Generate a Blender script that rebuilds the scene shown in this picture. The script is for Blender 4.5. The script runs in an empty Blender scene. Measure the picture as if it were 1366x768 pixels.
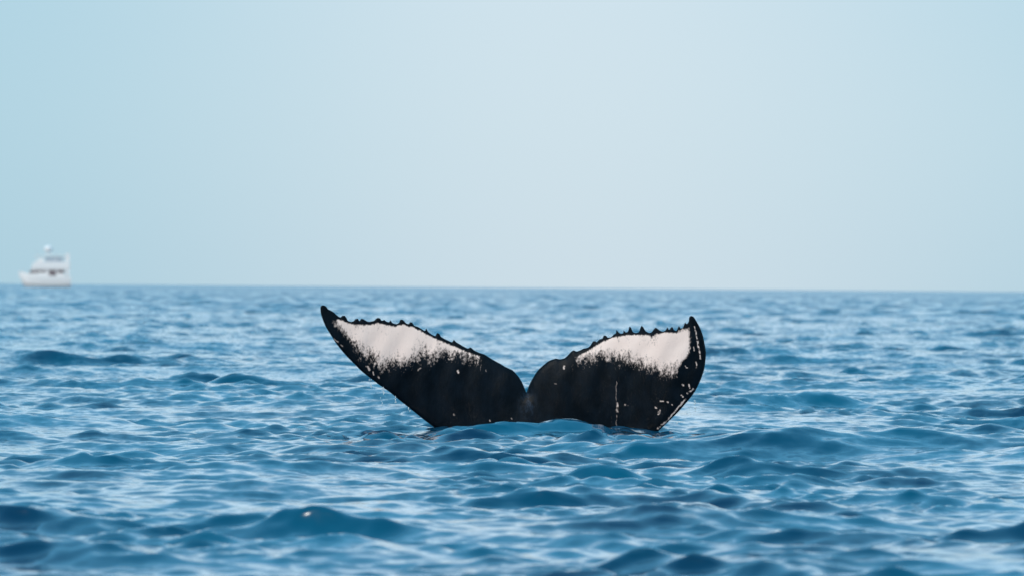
import bpy, bmesh, math, random
import numpy as np
from mathutils import Vector, Matrix, geometry

rng = np.random.default_rng(7)
random.seed(7)
S = bpy.context.scene
COL = S.collection

# ------------------------------------------------------------------ camera
D, H = 40.3, 1.52                    # camera to whale (m), camera height (m)
FPX = 130.0 / 36.0 * 1366.0          # focal length in photo pixels
RHO = 0.0081                         # camera roll
HOR = 383.3                          # image row of the true horizontal
cam_d = bpy.data.cameras.new("camera")
cam = bpy.data.objects.new("camera", cam_d); COL.objects.link(cam)
cam_d.lens = 130.0; cam_d.sensor_width = 36.0
cam_d.clip_start = 0.5; cam_d.clip_end = 60000.0
cam_d.shift_y = (HOR - 384.0) / 1366.0
c_, s_ = math.cos(RHO), math.sin(RHO)
cam.matrix_world = Matrix(((c_, -s_, 0, 0), (0, 0, -1, -D), (s_, c_, 0, H), (0, 0, 0, 1)))
cam_d.dof.use_dof = True
cam_d.dof.focus_distance = D - 2.8
cam_d.dof.aperture_fstop = 2.4
S.camera = cam

def P(px, py, y=0.0):
    """world point at world depth y for a pixel of the 1366x768 photograph"""
    u = (px - 683.0) / FPX; v = (HOR - py) / FPX
    d = D + y
    return ((u * c_ - v * s_) * d, y, H + (u * s_ + v * c_) * d)

# ------------------------------------------------------------------ world, sun
SUN_EL, SUN_AZ = math.radians(34), math.radians(205)   # azimuth clockwise from +Y: behind the camera, to the left
w = bpy.data.worlds.new("World"); S.world = w; w.use_nodes = True
nt = w.node_tree; nt.nodes.clear()
def N(t, typ, **kw):
    n = t.nodes.new(typ)
    for k, v in kw.items(): setattr(n, k, v)
    return n
def M_(t, op, a, b=None, c=None, clamp=False):
    n = t.nodes.new('ShaderNodeMath'); n.operation = op; n.use_clamp = clamp
    for i, x in enumerate((a, b, c)):
        if x is None: continue
        if isinstance(x, (int, float)): n.inputs[i].default_value = x
        else: t.links.new(x, n.inputs[i])
    return n.outputs[0]
def MIX(t, f, a, b):
    n = t.nodes.new('ShaderNodeMix'); n.data_type = 'RGBA'
    for i, x in ((0, f), (6, a), (7, b)):
        if isinstance(x, (int, float)): n.inputs[i].default_value = x
        elif isinstance(x, tuple): n.inputs[i].default_value = (*x, 1)
        else: t.links.new(x, n.inputs[i])
    return n.outputs[2]
def MAPR(t, v, a, b, c=0.0, d=1.0, smooth=True):
    n = t.nodes.new('ShaderNodeMapRange')
    if smooth: n.interpolation_type = 'SMOOTHSTEP'
    t.links.new(v, n.inputs[0])
    for i, x in enumerate((a, b, c, d)): n.inputs[i + 1].default_value = x
    return n.outputs[0]

sky = N(nt, 'ShaderNodeTexSky', sky_type='NISHITA', sun_disc=False,
        sun_elevation=SUN_EL, sun_rotation=SUN_AZ, air_density=1.0, dust_density=1.6, ozone_density=2.0)
tc = N(nt, 'ShaderNodeTexCoord')
sep = N(nt, 'ShaderNodeSeparateXYZ'); nt.links.new(tc.outputs['Generated'], sep.inputs[0])
# thin high veil: pale haze, thicker in broad soft banks around the sky
mp = N(nt, 'ShaderNodeMapping'); nt.links.new(tc.outputs['Generated'], mp.inputs[0])
mp.inputs['Location'].default_value = (0.55, 0.3, 0.2); mp.inputs['Scale'].default_value = (1.0, 1.0, 1.6)
nz = N(nt, 'ShaderNodeTexNoise'); nt.links.new(mp.outputs[0], nz.inputs['Vector'])
nz.inputs['Scale'].default_value = 4.2; nz.inputs['Detail'].default_value = 1.0
az = M_(nt, 'ARCTAN2', sep.outputs[0], sep.outputs[1])
wave = M_(nt, 'COSINE', M_(nt, 'MULTIPLY', M_(nt, 'SUBTRACT', az, 0.02), 16.0))
veil = M_(nt, 'ADD', M_(nt, 'MULTIPLY', wave, 0.28), M_(nt, 'MULTIPLY_ADD', nz.outputs[0], 0.5, 0.36), clamp=True)
hz = MAPR(nt, sep.outputs[2], 0.02, 0.6, 1.0, 0.0)
skyc = N(nt, 'ShaderNodeVectorMath', operation='MULTIPLY')
nt.links.new(sky.outputs[0], skyc.inputs[0]); skyc.inputs[1].default_value = (0.75, 1.05, 1.12)
veilf = M_(nt, 'MULTIPLY_ADD', hz, 0.55, 0.35)
haze_c = MIX(nt, veil, (3.75, 6.3, 7.65), (6.8, 7.95, 8.75))
colr0 = MIX(nt, veilf, skyc.outputs[0], haze_c)
# added bright band above the view lifts the sea's reflections, then fades into blue
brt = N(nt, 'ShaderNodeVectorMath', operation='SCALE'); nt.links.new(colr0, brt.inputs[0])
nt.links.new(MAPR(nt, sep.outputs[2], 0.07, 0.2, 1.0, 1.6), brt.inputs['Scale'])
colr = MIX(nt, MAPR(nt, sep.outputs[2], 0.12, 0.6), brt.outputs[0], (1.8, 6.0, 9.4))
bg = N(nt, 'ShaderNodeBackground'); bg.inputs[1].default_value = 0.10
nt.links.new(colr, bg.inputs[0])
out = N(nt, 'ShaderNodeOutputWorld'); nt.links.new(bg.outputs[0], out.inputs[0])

sd = bpy.data.lights.new("sun", 'SUN'); so = bpy.data.objects.new("sun", sd); COL.objects.link(so)
sd.energy = 2.4; sd.angle = math.radians(2.0); sd.color = (1.0, 0.91, 0.80)
sv = Vector((math.sin(SUN_AZ) * math.cos(SUN_EL), math.cos(SUN_AZ) * math.cos(SUN_EL), math.sin(SUN_EL)))
so.rotation_euler = sv.to_track_quat('Z', 'Y').to_euler()
so.location = (0, 0, 50)
S.view_settings.view_transform = 'Standard'; S.view_settings.look = 'None'
S.view_settings.exposure = 0.0; S.view_settings.gamma = 1.0
S.cycles.use_denoising = True
S.cycles.caustics_reflective = False; S.cycles.caustics_refractive = False

# ------------------------------------------------------------------ materials
def material(name):
    m = bpy.data.materials.new(name); m.use_nodes = True
    return m, m.node_tree, m.node_tree.nodes['Principled BSDF']
def plain(name, col, rough=0.4, spec=0.5, bump=0.0, scale=8):
    m, t, b = material(name)
    b.inputs['Roughness'].default_value = rough
    b.inputs['Specular IOR Level'].default_value = spec
    tx = N(t, 'ShaderNodeTexCoord'); n = N(t, 'ShaderNodeTexNoise')
    t.links.new(tx.outputs['Object'], n.inputs['Vector']); n.inputs['Scale'].default_value = scale
    n.inputs['Detail'].default_value = 4
    k = tuple(x * 0.82 for x in col)
    t.links.new(MIX(t, n.outputs[0], k, col), b.inputs['Base Color'])
    return m
# water
water_m, t, b = material("sea_water")
geo = N(t, 'ShaderNodeNewGeometry')
def noise(t, vec, scale, detail=2.0, rough=0.5, sc=(1, 1, 1), rot=0.0, dist=0.0):
    mpn = N(t, 'ShaderNodeMapping'); t.links.new(vec, mpn.inputs[0])
    mpn.inputs['Scale'].default_value = sc; mpn.inputs['Rotation'].default_value = (0, 0, rot)
    n = N(t, 'ShaderNodeTexNoise'); t.links.new(mpn.outputs[0], n.inputs['Vector'])
    n.inputs['Scale'].default_value = scale; n.inputs['Detail'].default_value = detail
    n.inputs['Roughness'].default_value = rough; n.inputs['Distortion'].default_value = dist
    return n.outputs[0]
pos = geo.outputs['Position']
def slope_noise(scale, detail, rot=0.0, sc=(1, 1, 1)):
    mpn = N(t, 'ShaderNodeMapping'); t.links.new(pos, mpn.inputs[0])
    mpn.inputs['Rotation'].default_value = (0, 0, rot); mpn.inputs['Scale'].default_value = sc
    n = N(t, 'ShaderNodeTexNoise'); t.links.new(mpn.outputs[0], n.inputs['Vector'])
    n.inputs['Scale'].default_value = scale; n.inputs['Detail'].default_value = detail
    s_ = N(t, 'ShaderNodeVectorMath', operation='SUBTRACT'); t.links.new(n.outputs['Color'], s_.inputs[0]); s_.inputs[1].default_value = (.5, .5, .5)
    f_ = N(t, 'ShaderNodeVectorMath', operation='MULTIPLY'); t.links.new(s_.outputs[0], f_.inputs[0]); f_.inputs[1].default_value = (1, 1, 0)
    return f_.outputs[0]
def vscale(v, k):
    s_ = N(t, 'ShaderNodeVectorMath', operation='SCALE'); t.links.new(v, s_.inputs[0])
    if isinstance(k, (int, float)): s_.inputs['Scale'].default_value = k
    else: t.links.new(k, s_.inputs['Scale'])
    return s_.outputs[0]
def vadd(a, b_):
    s_ = N(t, 'ShaderNodeVectorMath', operation='ADD'); t.links.new(a, s_.inputs[0]); t.links.new(b_, s_.inputs[1]); return s_.outputs[0]
fs = N(t, 'ShaderNodeAttribute', attribute_name='fine_slope')
coarse = slope_noise(0.7, 4.0, 0.3)
fine = slope_noise(9.0, 3.0, -0.2, (0.8, 1.2, 1.0))
fs2 = N(t, 'ShaderNodeAttribute', attribute_name='ripple_slope')
pert = vadd(vscale(coarse, M_(t, 'MULTIPLY', fs.outputs['Fac'], 10.0)), vscale(fine, M_(t, 'MULTIPLY_ADD', fs2.outputs['Fac'], 3.6, 0.1)))
# the small waves the mesh cannot carry lean down the wind like the modelled ones
ln_ = N(t, 'ShaderNodeCombineXYZ'); t.links.new(M_(t, 'MULTIPLY', fs.outputs['Fac'], -1.25), ln_.inputs[1])
pert = vadd(pert, ln_.outputs[0])
nrm = N(t, 'ShaderNodeVectorMath', operation='NORMALIZE'); 
mpr = N(t, 'ShaderNodeMapping'); t.links.new(pos, mpr.inputs[0]); mpr.inputs['Scale'].default_value = (0.75, 1.25, 1.0); mpr.inputs['Rotation'].default_value = (0, 0, 0.25)
rid = N(t, 'ShaderNodeTexNoise', noise_type='RIDGED_MULTIFRACTAL'); t.links.new(mpr.outputs[0], rid.inputs['Vector'])
rid.inputs['Scale'].default_value = 2.2; rid.inputs['Detail'].default_value = 4.0; rid.inputs['Roughness'].default_value = 0.5; rid.inputs['Distortion'].default_value = 0.35
bpr = N(t, 'ShaderNodeBump'); bpr.inputs['Strength'].default_value = 0.9; bpr.inputs['Distance'].default_value = 0.024
t.links.new(rid.outputs[0], bpr.inputs['Height'])
t.links.new(vadd(bpr.outputs[0], pert), nrm.inputs[0])
deep = MAPR(t, noise(t, pos, 0.35, 2.0), 0.3, 0.7)
base = MIX(t, deep, (0.0000, 0.021, 0.060), (0.0000, 0.084, 0.152))
at = N(t, 'ShaderNodeAttribute', attribute_name='foam')
fn = noise(t, pos, 9.0, 5.0, 0.7, (1, 1.0, 1.0))
fm = MAPR(t, M_(t, 'MULTIPLY', at.outputs['Fac'], M_(t, 'MULTIPLY_ADD', fn, 2.4, -0.3)), 0.35, 0.9)
# a diffuse water body under a mirror layer whose strength follows the angle of view (Fresnel)
body = N(t, 'ShaderNodeBsdfDiffuse'); t.links.new(MIX(t, fm, base, (0.7, 0.75, 0.78)), body.inputs[0]); t.links.new(nrm.outputs[0], body.inputs['Normal'])
mir = N(t, 'ShaderNodeBsdfGlossy'); mir.inputs['Roughness'].default_value = 0.14; mir.inputs[0].default_value = (1, 1, 1, 1); t.links.new(nrm.outputs[0], mir.inputs['Normal'])
lw = N(t, 'ShaderNodeLayerWeight'); lw.inputs[0].default_value = 0.5; t.links.new(nrm.outputs[0], lw.inputs['Normal'])
fres = M_(t, 'MULTIPLY_ADD', M_(t, 'POWER', lw.outputs['Facing'], 2.8), 0.97, 0.02)
fres = M_(t, 'MULTIPLY', fres, M_(t, 'SUBTRACT', 1.0, M_(t, 'MULTIPLY', fm, 0.8)))
mx = N(t, 'ShaderNodeMixShader'); t.links.new(fres, mx.inputs[0]); t.links.new(body.outputs[0], mx.inputs[1]); t.links.new(mir.outputs[0], mx.inputs[2])
t.nodes.remove(b); t.links.new(mx.outputs[0], t.nodes['Material Output'].inputs[0])

# ------------------------------------------------------------------ the sea
def ocean_tile(L, n, lmin, lmax, slope, wind, spread, seed, chop):
    """periodic height field whose waves run from lmin to lmax metres; slope = its rms slope"""
    g = np.random.default_rng(seed)
    k1 = np.fft.fftfreq(n, L / n) * 2 * np.pi
    kx, ky = np.meshgrid(k1, k1, indexing='ij')
    k = np.hypot(kx, ky); k[0, 0] = 1
    band = ((k > 2 * np.pi / lmax) & (k <= 2 * np.pi / lmin)).astype(float)
    cosw = (kx * math.cos(wind) + ky * math.sin(wind)) / k
    amp = k ** -2.0 * band * (np.abs(cosw) ** spread + 0.03)
    spec = amp * (g.normal(size=(n, n)) + 1j * g.normal(size=(n, n)))
    h = np.fft.ifft2(spec).real
    sp = np.fft.fft2(h)
    sx = np.fft.ifft2(1j * kx * sp).real; sy = np.fft.ifft2(1j * ky * sp).real
    f = slope / math.sqrt((sx ** 2 + sy ** 2).mean())
    dx = np.fft.ifft2(1j * kx / k * sp).real; dy = np.fft.ifft2(1j * ky / k * sp).real
    return L, n, h * f, dx * f * chop, dy * f * chop
def sample(tile, x, y, rot):
    L, n = tile[:2]
    cr, sr = math.cos(rot), math.sin(rot)
    u = ((x * cr + y * sr) / L * n) % n; v = ((-x * sr + y * cr) / L * n) % n
    i = u.astype(np.int64); j = v.astype(np.int64); fu = u - i; fv = v - j
    i %= n; j %= n; i2 = (i + 1) % n; j2 = (j + 1) % n
    def s(a): return (a[i, j] * (1 - fu) * (1 - fv) + a[i2, j] * fu * (1 - fv) + a[i, j2] * (1 - fu) * fv + a[i2, j2] * fu * fv)
    h, dx, dy = s(tile[2]), s(tile[3]), s(tile[4])
    return h, dx * cr - dy * sr, dx * sr + dy * cr

r = [3.0]
while r[-1] < 13: r.append(r[-1] * 1.03)
while r[-1] < 14000:
    q = r[-1]
    if q < 200: k = 0.0019
    elif q < 550: k = 0.0019 + (q - 200) / 350 * 0.0025
    else: k = 0.0044 + min((q - 550) / 3000, 1) * 0.03
    r.append(q * (1 + k))
r = np.array(r)
A0 = math.radians(10.5)
th = np.concatenate([np.linspace(-math.pi, -A0, 38)[:-1], np.linspace(-A0, A0, 610), np.linspace(A0, math.pi, 38)[1:]])
R, T = np.meshgrid(r, th, indexing='ij')
X = R * np.sin(T); Y = R * np.cos(T) - D
dr = np.gradient(r)[:, None] * np.ones_like(T)
dth = np.gradient(th)[None, :] * R
Z = np.zeros_like(X); DX = np.zeros_like(X); DY = np.zeros_like(X)
calm = 1 - 0.9 * np.exp(-((X - 0.1) / 2.6) ** 2 - ((Y + 0.2) / 0.85) ** 2)
specs = [  # L, n, lmin, lmax, slope, wind, spread, seed, chop, rotation
    (210.0, 512, 3.9, 30.0, 0.040, 1.25, 4, 11, 1.0, 0.0),
    (36.0, 512, 1.25, 3.9, 0.076, 1.35, 3, 22, 0.8, 0.31),
    (13.1, 512, 0.45, 1.25, 0.132, 1.75, 2, 23, 0.85, -0.37),
    (5.3, 512, 0.17, 0.45, 0.185, 1.45, 2.5, 14, 0.8, 0.22),
    (2.3, 512, 0.08, 0.17, 0.120, 1.6, 2, 15, 0.6, 0.3),
]
gt = ocean_tile(91.0, 256, 2.4, 9.0, 0.1, 0.8, 0, 31, 0.0)
gh, _, _ = sample(gt, X, Y, 0.5)
gust = np.clip(1.08 + 0.55 * gh / gt[2].std(), 0.6, 1.4)      # ripples come in groups
churn = np.exp(-((X - 0.2) / 3.2) ** 2 - ((Y + 2.6) / 3.2) ** 2)   # broken water round the tail
gust = gust * (1 - churn) + 1.5 * churn
LEAN = 0.2
lod = np.zeros_like(X); lod_f = np.zeros_like(X)
foam_src = np.zeros_like(X)
for q, (L, n, l0, l1, sl, wd, spd, seed, chop, rot) in enumerate(specs):
    tl = ocean_tile(L, n, l0, l1, sl, wd, spd, seed, chop)
    h, dx, dy = sample(tl, X, Y, rot)
    lm = math.sqrt(l0 * l1)
    sp = np.maximum(dr, dth * 1.0)
    fade = np.clip(2.0 - sp * (2.2 if q < 3 else 3.3) / lm, 0, 1)
    if q < 3: lod += sl ** 2 * (1 - fade ** 2)
    else: lod_f += sl ** 2 * (1 - fade ** 2)
    sg_ = tl[2].std()
    if 0 < q < 4: h = h + 0.16 * (h * h / sg_ - sg_)          # peaked crests, flat troughs
    if q < 3: fade = fade * (calm if q < 2 else 0.55 + 0.45 * calm)
    if q in (2, 3, 4): fade = fade * gust
    Z += h * fade; DX += dx * fade; DY += dy * fade
    if q < 4: DY -= LEAN * h * fade              # waves lean forward, down the wind
# the swell that rises in front of the flukes
def hump(x0, y0, sx, sy, a):
    return a * np.exp(-((X - x0) / sx) ** 2 - ((Y - y0) / sy) ** 2)
hp = hump(0.64, -0.62, 0.50, 0.22, 0.145) + hump(0.05, -0.72, 0.4, 0.22, 0.03) + hump(-0.7, -1.6, 0.5, 0.3, 0.05) + hump(0.2, -1.9, 0.6, 0.3, 0.06)
Z += hp
foam = 1.0 * np.exp(-((Y + 0.64 + 0.03 * np.sin(X * 7)) / 0.045) ** 2) * np.clip(1.3 - np.abs(X - 0.6) / 0.7, 0, 1)
foam = np.maximum(foam, 0.9 * np.exp(-((Y + 0.27) / 0.08) ** 2) * np.clip((1.35 - np.abs(X - 0.45)) / 0.5, 0, 1))
nR, nT = X.shape
co = np.stack([X + DX, Y + DY, Z], -1).reshape(-1, 3)
ii, jj = np.meshgrid(np.arange(nR - 1), np.arange(nT - 1), indexing='ij')
a = (ii * nT + jj).ravel()
quads = np.stack([a, a + 1, a + nT + 1, a + nT], -1)[:, ::-1].astype(np.int32)
# (inner hole closed by a fan)
me = bpy.data.meshes.new("water")
nv = len(co); nf = len(quads)
co = np.vstack([co, [[0, -D, 0]]])
fan = np.stack([np.full(nT - 1, nv), np.arange(1, nT), np.arange(0, nT - 1)], -1).astype(np.int32)
me.vertices.add(nv + 1); me.vertices.foreach_set('co', co.ravel().astype(np.float32))
loops = np.concatenate([quads.ravel(), fan.ravel()])
me.loops.add(len(loops)); me.loops.foreach_set('vertex_index', loops)
me.polygons.add(nf + len(fan))
me.polygons.foreach_set('loop_start', np.concatenate([np.arange(nf) * 4, nf * 4 + np.arange(len(fan)) * 3]).astype(np.int32))
me.update(calc_edges=True); me.validate()
me.polygons.foreach_set('use_smooth', np.ones(nf + len(fan), dtype=bool))
fl = me.attributes.new('fine_slope', 'FLOAT', 'POINT')      # slope of the ripples too small for the mesh
fl.data.foreach_set('value', np.append(np.sqrt(lod).ravel(), 0.1).astype(np.float32))
fl2 = me.attributes.new('ripple_slope', 'FLOAT', 'POINT')
fl2.data.foreach_set('value', np.append(np.sqrt(lod_f).ravel(), 0.1).astype(np.float32))
fa = me.attributes.new('foam', 'FLOAT', 'POINT')
fa.data.foreach_set('value', np.append(foam.ravel(), 0).astype(np.float32))
me.materials.append(water_m)
wo = bpy.data.objects.new("water", me); COL.objects.link(wo)
wo["kind"] = "structure"; wo["label"] = "choppy blue open sea reaching to the horizon"
print("water tris", nf * 2)

# ------------------------------------------------------------------ the whale's tail
def z1(pts): return [(420 + x / 4.043, 395 + y / 4.043) for x, y in pts]
def z2(pts): return [(680 + x / 4.043, 395 + y / 4.043) for x, y in pts]
trail = z1([(30,62),(35,50),(48,48),(62,55),(70,68),(85,75),(100,84),(112,95),(128,108),(140,112),(148,104),(162,104),
 (172,118),(178,130),(195,136),(210,132),(218,122),(232,120),(240,132),(250,120),(262,122),(275,130),(290,136),(305,134),
 (320,130),(335,116),(352,118),(360,130),(375,126),(385,134),(400,138),(408,128),(418,142),(440,148),(455,140),(462,124),
 (478,128),(490,142),(505,148),(515,138),(527,142),(535,156),(560,165),(580,178),(595,184),(600,172),(610,188),(630,204),
 (650,212),(660,196),(674,204),(680,216),(700,228),(720,238),(740,246),(750,232),(760,244),(780,256),(800,268),(825,280),
 (840,274),(860,290),(890,304),(915,312),(940,328),(970,346),(1000,362),(1030,380)]) + \
 z2([(15,397),(35,417),(52,438),(68,465),(79,492),(88,514),(93,512),(100,490),(112,462),(130,430),(150,400),(175,375),(200,355),
 (215,345),(235,338),(250,334),(270,338),(295,332),(315,315),(330,298),(345,290),(360,296),(380,290),(400,280),(420,276),
 (435,264),(448,243),(460,240),(470,245),(482,232),(500,226),(507,210),(520,212),(530,222),(548,218),(560,205),(572,198),
 (576,180),(586,192),(600,200),(612,196),(614,182),(624,192),(638,188),(645,162),(655,170),(664,190),(680,196),(697,190),
 (708,160),(718,162),(732,185),(750,195),(765,192),(785,168),(800,176),(815,186),(830,188),(842,180),(850,166),(860,180),
 (875,162),(886,180),(900,184),(912,158),(922,172),(935,165),(945,140),(955,148),(965,135),(968,112),(978,104)])
lead = z2([(978,104),(992,110),(1008,135),(1025,165),(1040,205),(1050,250),(1058,300),(1055,350),(1048,395),(1035,435),
 (1018,475),(1000,510),(975,545),(945,580),(915,615),(880,650),(850,680),(825,703),(790,735),(740,775),(670,820),(590,862),
 (500,905),(400,950),(310,1000),(250,1070),(230,1160),(240,1300),(270,1460),(310,1640),(350,1800),
 (-164,1800),(-124,1640),(-84,1460),(-54,1300),(-44,1160),(-64,1070),(-124,1000),(-200,945)]) + \
 z1([(850,870),(780,812),(720,768),(665,724),(630,695),(590,665),(540,625),(490,585),(440,545),(400,512),(350,478),(300,440),
 (255,405),(215,365),(175,325),(140,285),(110,245),(85,205),(60,165),(45,130),(32,90),(30,62)])
def crom(p, n=3):
    p = np.array(p); o = []
    for i in range(len(p) - 1):
        p0 = p[max(i - 1, 0)]; p1 = p[i]; p2 = p[i + 1]; p3 = p[min(i + 2, len(p) - 1)]
        for k in range(n):
            s = k / n
            o.append(0.5 * (2 * p1 + (p2 - p0) * s * 0.8 + (2 * p0 - 5 * p1 + 4 * p2 - p3) * s * s * 0.8 * 1.0 + (3 * p1 - p0 - 3 * p2 + p3) * s ** 3 * 0.8) if False else
                     (lambda m1, m2: (2*s**3-3*s*s+1)*p1 + (s**3-2*s*s+s)*m1 + (-2*s**3+3*s*s)*p2 + (s**3-s*s)*m2)((p2 - p0) * 0.4, (p3 - p1) * 0.4))
    return o
def w2(px, py):
    x, _, z = P(px, py, 0.0); return (x, z)
Tc = [w2(*p) for p in crom(trail)]; Lc = [w2(*p) for p in crom(lead)]
outline = np.array(Tc + Lc)
def dist_poly(pts, poly, closed=False):
    q = np.array(poly); e = np.roll(q, -1, 0) if closed else q[1:]
    s = q if closed else q[:-1]
    best = np.full(len(pts), 1e9)
    for a_, b_ in zip(s, e):
        ba = b_ - a_; L2 = max((ba ** 2).sum(), 1e-12)
        hh = np.clip(((pts - a_) @ ba) / L2, 0, 1)
        d = np.hypot(*(pts - a_ - hh[:, None] * ba).T)
        best = np.minimum(best, d)
    return best
def inside(pts, poly):
    q = np.array(poly); c = np.zeros(len(pts), bool)
    for i in range(len(q)):
        (x1, y1), (x2, y2) = q[i - 1], q[i]
        if y1 == y2: continue
        m = ((y1 > pts[:, 1]) != (y2 > pts[:, 1])) & (pts[:, 0] < (x2 - x1) * (pts[:, 1] - y1) / (y2 - y1) + x1)
        c ^= m
    return c
gx = np.arange(outline[:, 0].min(), outline[:, 0].max(), 0.0155)
gz = np.arange(outline[:, 1].min(), outline[:, 1].max(), 0.0155)
G = np.stack(np.meshgrid(gx, gz), -1); G[1::2, :, 0] += 0.0077
G = G.reshape(-1, 2)
G = G[inside(G, outline)]
dO = dist_poly(G, outline, True)
G = G[dO > 0.009]
ring = []                                   # a fine ring just inside the outline keeps the edge smooth
vin = [Vector(p) for p in outline] + [Vector(p) for p in G]
no = len(outline)
res = geometry.delaunay_2d_cdt(vin, [], [list(range(no))], 1, 1e-7)
V2 = np.array([tuple(v) for v in res[0]]); F2 = res[2]
Tn, Ln = np.array(Tc + [Lc[0]]), np.array(Lc + [Tc[0]])
dT = dist_poly(V2, Tn); dL = dist_poly(V2, Ln)
onb = np.minimum(dT, dL) < 1e-5
xc = P(703, 560)[0]
ax = np.abs(V2[:, 0] - xc)
hmax = 0.025 + 0.085 * np.exp(-(ax / 0.75) ** 2) + 0.035 * np.clip(1 - ax / 2.2, 0, 1)
zz = V2[:, 1]
hmax = hmax + 0.22 * np.clip((-0.25 - zz) / 0.8, 0, 1) ** 1.2 * (ax < 2)
wl = 0.05 + hmax * 1.6
ql = np.clip(dL / wl, 0, 1)
edge = np.sqrt(ql * (2 - ql))
tr_ = 0.10 + 0.9 * (1 - np.exp(-dT / 0.30))
tr_ = tr_ * (1 - np.exp(-dT / 0.018))
hh = hmax * edge * tr_
hh[onb] = 0
def lean(x, z):
    ax_ = x - xc
    y = -0.10 * (z - 0.2)
    y = y - 0.055 * ax_ ** 2 * (ax_ < 0) - 0.085 * ax_ ** 2 * (ax_ > 0)
    y = y + 0.16 * np.clip(ax_ - 1.45, 0, 1) ** 1.5 * 3.0      # right tip curls back
    y = y + 0.18 * np.clip(-z - 0.2, 0, 3) ** 1.6              # stock curves away under water
    return y
rn = np.random.default_rng(3)
ym = lean(V2[:, 0], V2[:, 1])
# low ridges: the central keel and chordwise tendon ripples
rip = 0.006 * np.sin(V2[:, 0] * 21 + 3 * np.sin(V2[:, 1] * 4)) * np.clip(dT / 0.2, 0, 1) * np.clip(dL / 0.2, 0, 1)
keel = 0.014 * np.exp(-((V2[:, 0] - xc) / 0.09) ** 2) * np.clip(dT / 0.12, 0, 1)
yf = ym - hh - (rip + keel) * (hh > 0); yb = ym + hh
def persp(x, y, z):                         # traced at depth 0; keep the traced outline where the tail bends
    k = (D + y) / D
    return np.stack([x * k, y, H + (z - H) * k], -1)
front = persp(V2[:, 0], yf, V2[:, 1]); back = persp(V2[:, 0], yb, V2[:, 1])
n2 = len(V2); bmap = np.where(onb, np.arange(n2), np.arange(n2) + n2)
verts = np.vstack([front, back]); faces = []
for f in F2:
    f = list(f); faces.append(f); faces.append([int(bmap[i]) for i in reversed(f)])
used = np.zeros(2 * n2, bool)
for f in faces: used[f] = True
remap = np.cumsum(used) - 1
faces = [[int(remap[i]) for i in f] for f in faces]
verts = verts[used]
tm = bpy.data.meshes.new("whale_tail"); tm.from_pydata(verts.tolist(), [], faces); tm.update()
bm = bmesh.new(); bm.from_mesh(tm); bmesh.ops.recalc_face_normals(bm, faces=bm.faces)
for f in bm.faces: f.smooth = True
bm.to_mesh(tm); bm.free()
# white patches of the underside: signed distance to their traced edge
patch_l = [w2(*p) for p in z1([(115,120),(150,128),(178,142),(205,146),(240,150),(300,152),(340,142),(380,150),(425,160),(455,154),(475,145),(500,158),(530,164),(570,182),(600,200),(640,222),
 (690,242),(740,262),(790,284),(840,304),(893,322),(885,336),(850,322),(800,305),(740,298),(700,290),(665,290),(640,318),(615,305),
 (580,295),(545,320),(500,345),(450,345),(410,345),(370,365),(335,330),(300,300),(262,290),(240,262),(205,240),(180,205),(150,180),(122,155)])]
patch_r = [w2(*p) for p in z2([(968,168),(972,210),(972,260),(968,310),(940,345),(905,375),(870,395),(830,385),(790,380),(750,365),
 (715,350),(680,345),(645,325),(600,315),(560,312),(520,305),(470,310),(430,315),(390,325),(360,325),(385,310),(420,292),(455,268),
 (500,243),(550,222),(600,210),(650,204),(700,206),(750,205),(768,216),(790,200),(850,192),(900,194),(940,178)])]
sg = np.full(n2, -1.0)
for pl in (patch_l, patch_r):
    d_ = dist_poly(V2, pl, True); sg = np.maximum(sg, np.where(inside(V2, pl), d_, -d_))
sg -= 0.006
rag = 0.012 + 0.105 * np.clip((dT - 0.045) / 0.08, 0, 1)
rag = np.where((V2[:, 0] > P(905, 450)[0]) & (dL < 0.30), 0.025, rag)
rag = np.where((V2[:, 0] < P(470, 450)[0]), np.minimum(rag, 0.06), rag)
def attr(name, vals, bval):
    full = np.concatenate([vals, np.full(n2, bval)])
    full = full[used]
    at_ = tm.attributes.new(name, 'FLOAT', 'POINT'); at_.data.foreach_set('value', full.astype(np.float32))
attr('patch', sg, -1.0); attr('ragged', rag, 0.05)

skin, t, b = material("whale_skin")
tx = N(t, 'ShaderNodeNewGeometry'); pos = tx.outputs['Position']
ap = N(t, 'ShaderNodeAttribute', attribute_name='patch'); ar = N(t, 'ShaderNodeAttribute', attribute_name='ragged')
na = noise(t, pos, 9.0, 8.0, 0.78, (2.3, 1, 1.0), 0, 0.3)
nb = noise(t, pos, 55.0, 3.0, 0.6, (1.0, 1, 0.7))
na2 = M_(t, 'ADD', M_(t, 'MULTIPLY', M_(t, 'SUBTRACT', na, 0.5), 4.2), M_(t, 'MULTIPLY', M_(t, 'SUBTRACT', nb, 0.5), 2.4))
mm = MAPR(t, M_(t, 'ADD', M_(t, 'DIVIDE', ap.outputs['Fac'], ar.outputs['Fac']), na2), -0.75, 0.65)
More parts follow.
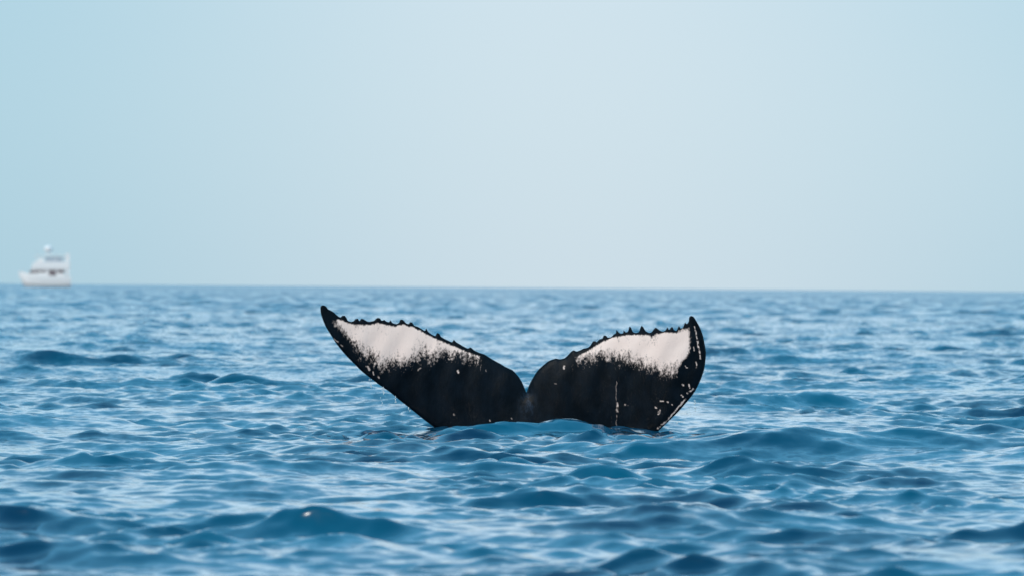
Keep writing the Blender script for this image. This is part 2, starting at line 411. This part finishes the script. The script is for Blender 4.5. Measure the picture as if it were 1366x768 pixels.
# scratches and pale spots, given as strokes (x1, y1, x2, y2, half width, strength)
strokes = [('r',990,160,1005,225,4.5,.8),('r',1005,225,1022,330,5.5,.9),('r',1000,350,1002,380,5,.7),('r',796,706,850,662,7,.9),
 ('r',850,662,900,598,6,.9),('r',900,598,942,552,6,.8),('r',573,455,571,560,2.2,.45),('r',578,572,577,622,6.5,.8),('r',574,640,573,700,2,.4),
 ('r',620,580,634,582,7,.7),('r',292,376,292,386,7,.7),('r',808,560,820,562,6,.7),('r',844,562,850,566,5,.6),('r',782,596,788,598,6,.8),
 ('r',796,632,806,612,7,.8),('r',955,518,980,498,6,.8),('r',925,468,933,476,6,.8),('r',922,530,930,536,6,.8),('r',940,372,952,382,5,.8),
 ('r',960,470,966,488,5,.8),('r',985,492,990,500,5,.7),('r',985,270,990,290,4,.6),('r',868,576,872,580,4,.6),('r',242,468,250,470,5,.25),
 ('l',772,402,776,408,9,.9),('l',555,398,572,384,6,.35),('l',942,664,947,668,6,.5),('l',753,634,756,638,5,.35),('l',922,396,926,400,5,.25),
 ('l',112,225,132,242,4,.5),('l',150,258,158,266,4,.5),('l',345,430,350,436,7,.7),('l',318,402,322,420,5,.7),('l',285,375,300,392,8,.6),
 ('l',722,335,726,340,5,.6),('l',1060,655,1064,660,5,.3)]
wob = N(t, 'ShaderNodeTexNoise'); t.links.new(pos, wob.inputs['Vector']); wob.inputs['Scale'].default_value = 28.0; wob.inputs['Detail'].default_value = 3.0
wo1 = N(t, 'ShaderNodeVectorMath', operation='SUBTRACT'); t.links.new(wob.outputs['Color'], wo1.inputs[0]); wo1.inputs[1].default_value = (.5, .5, .5)
wo2 = N(t, 'ShaderNodeVectorMath', operation='SCALE'); t.links.new(wo1.outputs[0], wo2.inputs[0]); wo2.inputs['Scale'].default_value = 0.035
posw = N(t, 'ShaderNodeVectorMath', operation='ADD'); t.links.new(pos, posw.inputs[0]); t.links.new(wo2.outputs[0], posw.inputs[1])
tot = None
for k, x1, y1, x2, y2, hw, st in strokes:
    zf = z2 if k == 'r' else z1
    (p1, p2) = zf([(x1, y1), (x2, y2)])
    a_ = Vector(w2(*p1)); b_ = Vector(w2(*p2)); ba = b_ - a_
    A3 = (a_.x, 0, a_.y); B3 = (ba.x, 0, ba.y)
    mul = N(t, 'ShaderNodeVectorMath', operation='MULTIPLY'); t.links.new(posw.outputs[0], mul.inputs[0]); mul.inputs[1].default_value = (1, 0, 1)
    sub = N(t, 'ShaderNodeVectorMath', operation='SUBTRACT'); t.links.new(mul.outputs[0], sub.inputs[0]); sub.inputs[1].default_value = A3
    dt = N(t, 'ShaderNodeVectorMath', operation='DOT_PRODUCT'); t.links.new(sub.outputs[0], dt.inputs[0]); dt.inputs[1].default_value = B3
    h_ = M_(t, 'DIVIDE', dt.outputs['Value'], max(ba.length_squared, 1e-9), clamp=True)
    sc_ = N(t, 'ShaderNodeVectorMath', operation='SCALE'); sc_.inputs[0].default_value = B3; t.links.new(h_, sc_.inputs['Scale'])
    s2 = N(t, 'ShaderNodeVectorMath', operation='SUBTRACT'); t.links.new(sub.outputs[0], s2.inputs[0]); t.links.new(sc_.outputs[0], s2.inputs[1])
    ln = N(t, 'ShaderNodeVectorMath', operation='LENGTH'); t.links.new(s2.outputs[0], ln.inputs[0])
    wdt = hw / 4.043 * D / FPX
    m_ = MAPR(t, ln.outputs['Value'], wdt * 0.3, wdt * 0.95, st, 0.0)
    tot = m_ if tot is None else M_(t, 'MAXIMUM', tot, m_)
brk = MAPR(t, noise(t, pos, 30.0, 3.0, 0.6), 0.36, 0.52)
tot = M_(t, 'MULTIPLY', tot, brk)
front_only = M_(t, 'GREATER_THAN', ap.outputs['Fac'], -0.999)
tot = M_(t, 'MULTIPLY', tot, M_(t, 'GREATER_THAN', M_(t, 'MULTIPLY', ar.outputs['Fac'], 1.0), 0.0))
mask = M_(t, 'MAXIMUM', mm, tot)
dk = noise(t, pos, 5.0, 5.0, 0.65, (1.5, 1, 1))
black = MIX(t, MAPR(t, dk, 0.3, 0.8), (0.0005, 0.002, 0.004), (0.0025, 0.0065, 0.012))
white = MIX(t, noise(t, pos, 6.0, 4.0, 0.6), (0.88, 0.67, 0.59), (0.95, 0.75, 0.67))
# paler blue-grey patch below the notch
nx, nz_ = w2(*z2([(95, 575)])[0])
sb = N(t, 'ShaderNodeVectorMath', operation='SUBTRACT'); t.links.new(posw.outputs[0], sb.inputs[0]); sb.inputs[1].default_value = (nx, 0, nz_)
sm = N(t, 'ShaderNodeVectorMath', operation='MULTIPLY'); t.links.new(sb.outputs[0], sm.inputs[0]); sm.inputs[1].default_value = (1.3, 0, 0.8)
sl_ = N(t, 'ShaderNodeVectorMath', operation='LENGTH'); t.links.new(sm.outputs[0], sl_.inputs[0])
notch_patch = M_(t, 'MULTIPLY', MAPR(t, sl_.outputs['Value'], 0.02, 0.17, 1.0, 0.0), MAPR(t, na, 0.42, 0.62))
black = MIX(t, notch_patch, black, (0.020, 0.033, 0.055))
t.links.new(MIX(t, mask, black, white), b.inputs['Base Color'])
t.links.new(M_(t, 'MULTIPLY_ADD', dk, 0.25, 0.30), b.inputs['Roughness'])
b.inputs['Specular IOR Level'].default_value = 0.09
bp = N(t, 'ShaderNodeBump'); bp.inputs['Strength'].default_value = 0.5; bp.inputs['Distance'].default_value = 0.012
bn = M_(t, 'ADD', noise(t, pos, 14.0, 6.0, 0.65, (1.6, 1, 0.7)), M_(t, 'MULTIPLY', nb, 0.4))
t.links.new(bn, bp.inputs['Height']); t.links.new(bp.outputs[0], b.inputs['Normal'])
tm.materials.append(skin)
tail = bpy.data.objects.new("whale_tail", tm); COL.objects.link(tail)
tail["label"] = "black and white whale tail raised out of the sea with ragged trailing edge"
tail["category"] = "whale"

# water running off the leading edges
drip_m, t, b = material("dripping_water")
b.inputs['Base Color'].default_value = (0.75, 0.85, 0.9, 1); b.inputs['Roughness'].default_value = 0.08
b.inputs['Transmission Weight'].default_value = 0.25; b.inputs['IOR'].default_value = 1.333
bm = bmesh.new()
rr = random.Random(5)
def drop(px, py, rad, st):
    x, y, z = P(px, py, -0.2)
    m = Matrix.Translation((x, y + rr.uniform(-.05, .05), z)) @ Matrix.Diagonal((rad, rad, rad * st, 1))
    bmesh.ops.create_icosphere(bm, subdivisions=1, radius=1, matrix=m)
for cx, y0, y1, n in ((494, 506, 516, 7), (511, 514, 527, 12), (509, 530, 540, 4), (527, 528, 536, 5), (545, 543, 549, 3), (927, 534, 548, 9), (916, 548, 556, 5), (902, 560, 566, 3)):
    for _ in range(n):
        py = rr.uniform(y0, y1); drop(cx + rr.gauss(0, 0.8) + (py - y0) * 0.08, py, rr.uniform(.0035, .0065), rr.uniform(1.2, 3.5))
for f in bm.faces: f.smooth = True
dm = bpy.data.meshes.new("water_drops"); bm.to_mesh(dm); bm.free(); dm.materials.append(drip_m)
do = bpy.data.objects.new("water_drops", dm); COL.objects.link(do)
do["kind"] = "stuff"; do["label"] = "drops of water falling from the edges of the whale tail"

# ------------------------------------------------------------------ the boat far off
BY = 1690.0 - D
bx_, _, _ = P(60, 380, BY)
boat = bpy.data.objects.new("motor_yacht", None); COL.objects.link(boat)
boat.location = (bx_, BY, 0.0); boat.rotation_euler = (0, 0, math.radians(8))
boat["label"] = "white motor yacht with two decks far off on the horizon at the left"
boat["category"] = "boat"
white_m = plain("white_paint", (0.90, 0.86, 0.85), 0.35)
glass_shade_m = plain("dark_glass_and_shade", (0.22, 0.17, 0.18), 0.15)
grey_m = plain("shade_grey", (0.42, 0.48, 0.55), 0.7)
steel_m = plain("steel", (0.6, 0.62, 0.65), 0.3)
def part(name, bm, m, parent=boat):
    bmesh.ops.recalc_face_normals(bm, faces=bm.faces)
    me_ = bpy.data.meshes.new(name); bm.to_mesh(me_); bm.free(); me_.materials.append(m)
    o = bpy.data.objects.new(name, me_); COL.objects.link(o); o.parent = parent
    return o
def box(bm, x0, x1, y0, y1, z0, z1, bev=0.0, rake=0.0):
    vs = [bm.verts.new((x + (rake if (z == z1 and x == x0) else 0), y, z)) for x in (x0, x1) for y in (y0, y1) for z in (z0, z1)]
    fs = [(0,1,3,2),(4,6,7,5),(0,4,5,1),(2,3,7,6),(0,2,6,4),(1,5,7,3)]
    F = [bm.faces.new([vs[i] for i in f]) for f in fs]
    if bev:
        es = list({e for f in F for e in f.edges})
        bmesh.ops.bevel(bm, geom=es, offset=bev, segments=2, affect='EDGES')
def rod(bm, p, q, r_):
    p, q = Vector(p), Vector(q); d = q - p
    m = Matrix.Translation((p + q) / 2) @ d.to_track_quat('Z', 'Y').to_matrix().to_4x4()
    bmesh.ops.create_cone(bm, cap_ends=True, segments=8, radius1=r_, radius2=r_, depth=d.length, matrix=m)
# hull: lofted stations from bow (-x) to stern
bm = bmesh.new(); rings = []
for (x, hw, zt, zk, rk) in ((-11.9, 0.05, 7.0, 5.4, 0), (-11.0, 1.1, 6.8, 3.2, 0), (-9.8, 2.0, 6.5, 0.6, 0), (-7.5, 2.8, 6.1, -0.8, 0), (-3, 3.3, 5.4, -1.2, 0), (3, 3.3, 5.0, -1.2, 0), (9, 3.1, 4.8, -1.0, 0), (11.7, 2.9, 4.7, -0.7, 0)):
    ring_ = []
    for (fy, fz) in ((-1, 1), (-0.97, 0.7), (-0.85, 0.35), (-0.5, 0.1), (0, 0), (0.5, 0.1), (0.85, 0.35), (0.97, 0.7), (1, 1)):
        ring_.append(bm.verts.new((x, hw * fy, zk + (zt - zk) * fz)))
    rings.append(ring_)
for a_, b_ in zip(rings, rings[1:]):
    for i in range(8): bm.faces.new((a_[i], a_[i + 1], b_[i + 1], b_[i]))
    bm.faces.new((a_[8], a_[0], b_[0], b_[8]))
bm.faces.new(rings[0]); bm.faces.new(list(reversed(rings[-1])))
hull = part("hull", bm, white_m)
bm = bmesh.new(); rod(bm, (-11.4, -1.0, 7.7), (-7.6, -2.7, 7.2), 0.06); rod(bm, (-7.6, -2.7, 7.2), (-6.6, -2.9, 7.2), 0.06)
for x, y in ((-11.2, -1.0), (-9.6, -1.8), (-7.8, -2.6)): rod(bm, (x, y, 6.3), (x, y, 7.5), 0.05)
part("bow_rail", bm, steel_m)
bm = bmesh.new(); box(bm, -7.4, 9.0, -2.6, 2.6, 4.8, 7.9, 0.15, 1.2); cab = part("cabin", bm, white_m)
for x0, x1 in ((-6.9, -5.1), (-4.8, -3.2), (-2.9, -1.3), (-1.0, 0.4)):
    bm = bmesh.new(); box(bm, x0, x1, -2.70, -2.58, 6.0 if x0 < -4 else 6.3, 7.4, 0.05); part("window_or_opening", bm, glass_shade_m)
bm = bmesh.new(); box(bm, 1.6, 5.0, -2.72, -2.55, 4.2, 7.6, 0.05); part("doorway", bm, glass_shade_m, cab)  # dark panel, coloured as the shade inside the aft opening
bm = bmesh.new(); box(bm, 5.6, 8.6, -2.72, -2.55, 6.2, 7.6, 0.05); part("window_or_opening", bm, glass_shade_m)  # no pane here: dark colour stands for shade under the overhang
bm = bmesh.new(); box(bm, -6.6, 11.2, -3.0, 3.0, 7.9, 11.3, 0.2, 1.5); ud = part("upper_deck", bm, white_m)
bm = bmesh.new(); box(bm, 9.6, 11.0, -2.9, 2.9, 5.0, 7.85, 0.0); part("stern_bulkhead", bm, white_m)
bm = bmesh.new(); box(bm, -4.6, 9.4, -2.5, 2.5, 14.0, 14.35, 0.1); cp = part("canopy", bm, white_m)
for x in (-4.0, 0.4, 4.8, 9.0):
    for y in (-2.2, 2.2):
        bm = bmesh.new(); rod(bm, (x, y, 11.2), (x, y, 14.05), 0.12); part("post", bm, white_m)
bm = bmesh.new(); box(bm, 0.5, 8.0, -1.4, 1.4, 11.2, 13.4, 0.2); part("canopy_shade", bm, grey_m)  # grey box puts the shadow under the canopy into colour
bm = bmesh.new(); box(bm, -3.6, -0.6, -1.7, 1.7, 11.2, 13.0, 0.3, 0.8); part("helm_station", bm, white_m)
bm = bmesh.new(); rod(bm, (0.4, -0.6, 14.2), (1.2, -0.4, 16.4), 0.25); rod(bm, (0.4, 0.6, 14.2), (1.2, 0.4, 16.4), 0.25); rod(bm, (2.6, 0, 14.2), (1.6, 0, 16.4), 0.25)
part("radar_mast", bm, white_m)
bm = bmesh.new(); bmesh.ops.create_uvsphere(bm, u_segments=20, v_segments=12, radius=2.0, matrix=Matrix.Translation((1.4, 0, 17.3)) @ Matrix.Diagonal((1, 1, 0.8, 1)))
for f in bm.faces: f.smooth = True
part("radar_dome", bm, white_m)
bm = bmesh.new(); rod(bm, (10.9, -2.6, 11.2), (10.9, -2.6, 15.6), 0.13); box(bm, 9.3, 10.85, -2.63, -2.57, 11.6, 15.2); part("flag_pole", bm, white_m)
bm = bmesh.new(); rod(bm, (-3.8, -1.5, 14.3), (-4.1, -1.5, 17.4), 0.05); part("antenna", bm, steel_m)
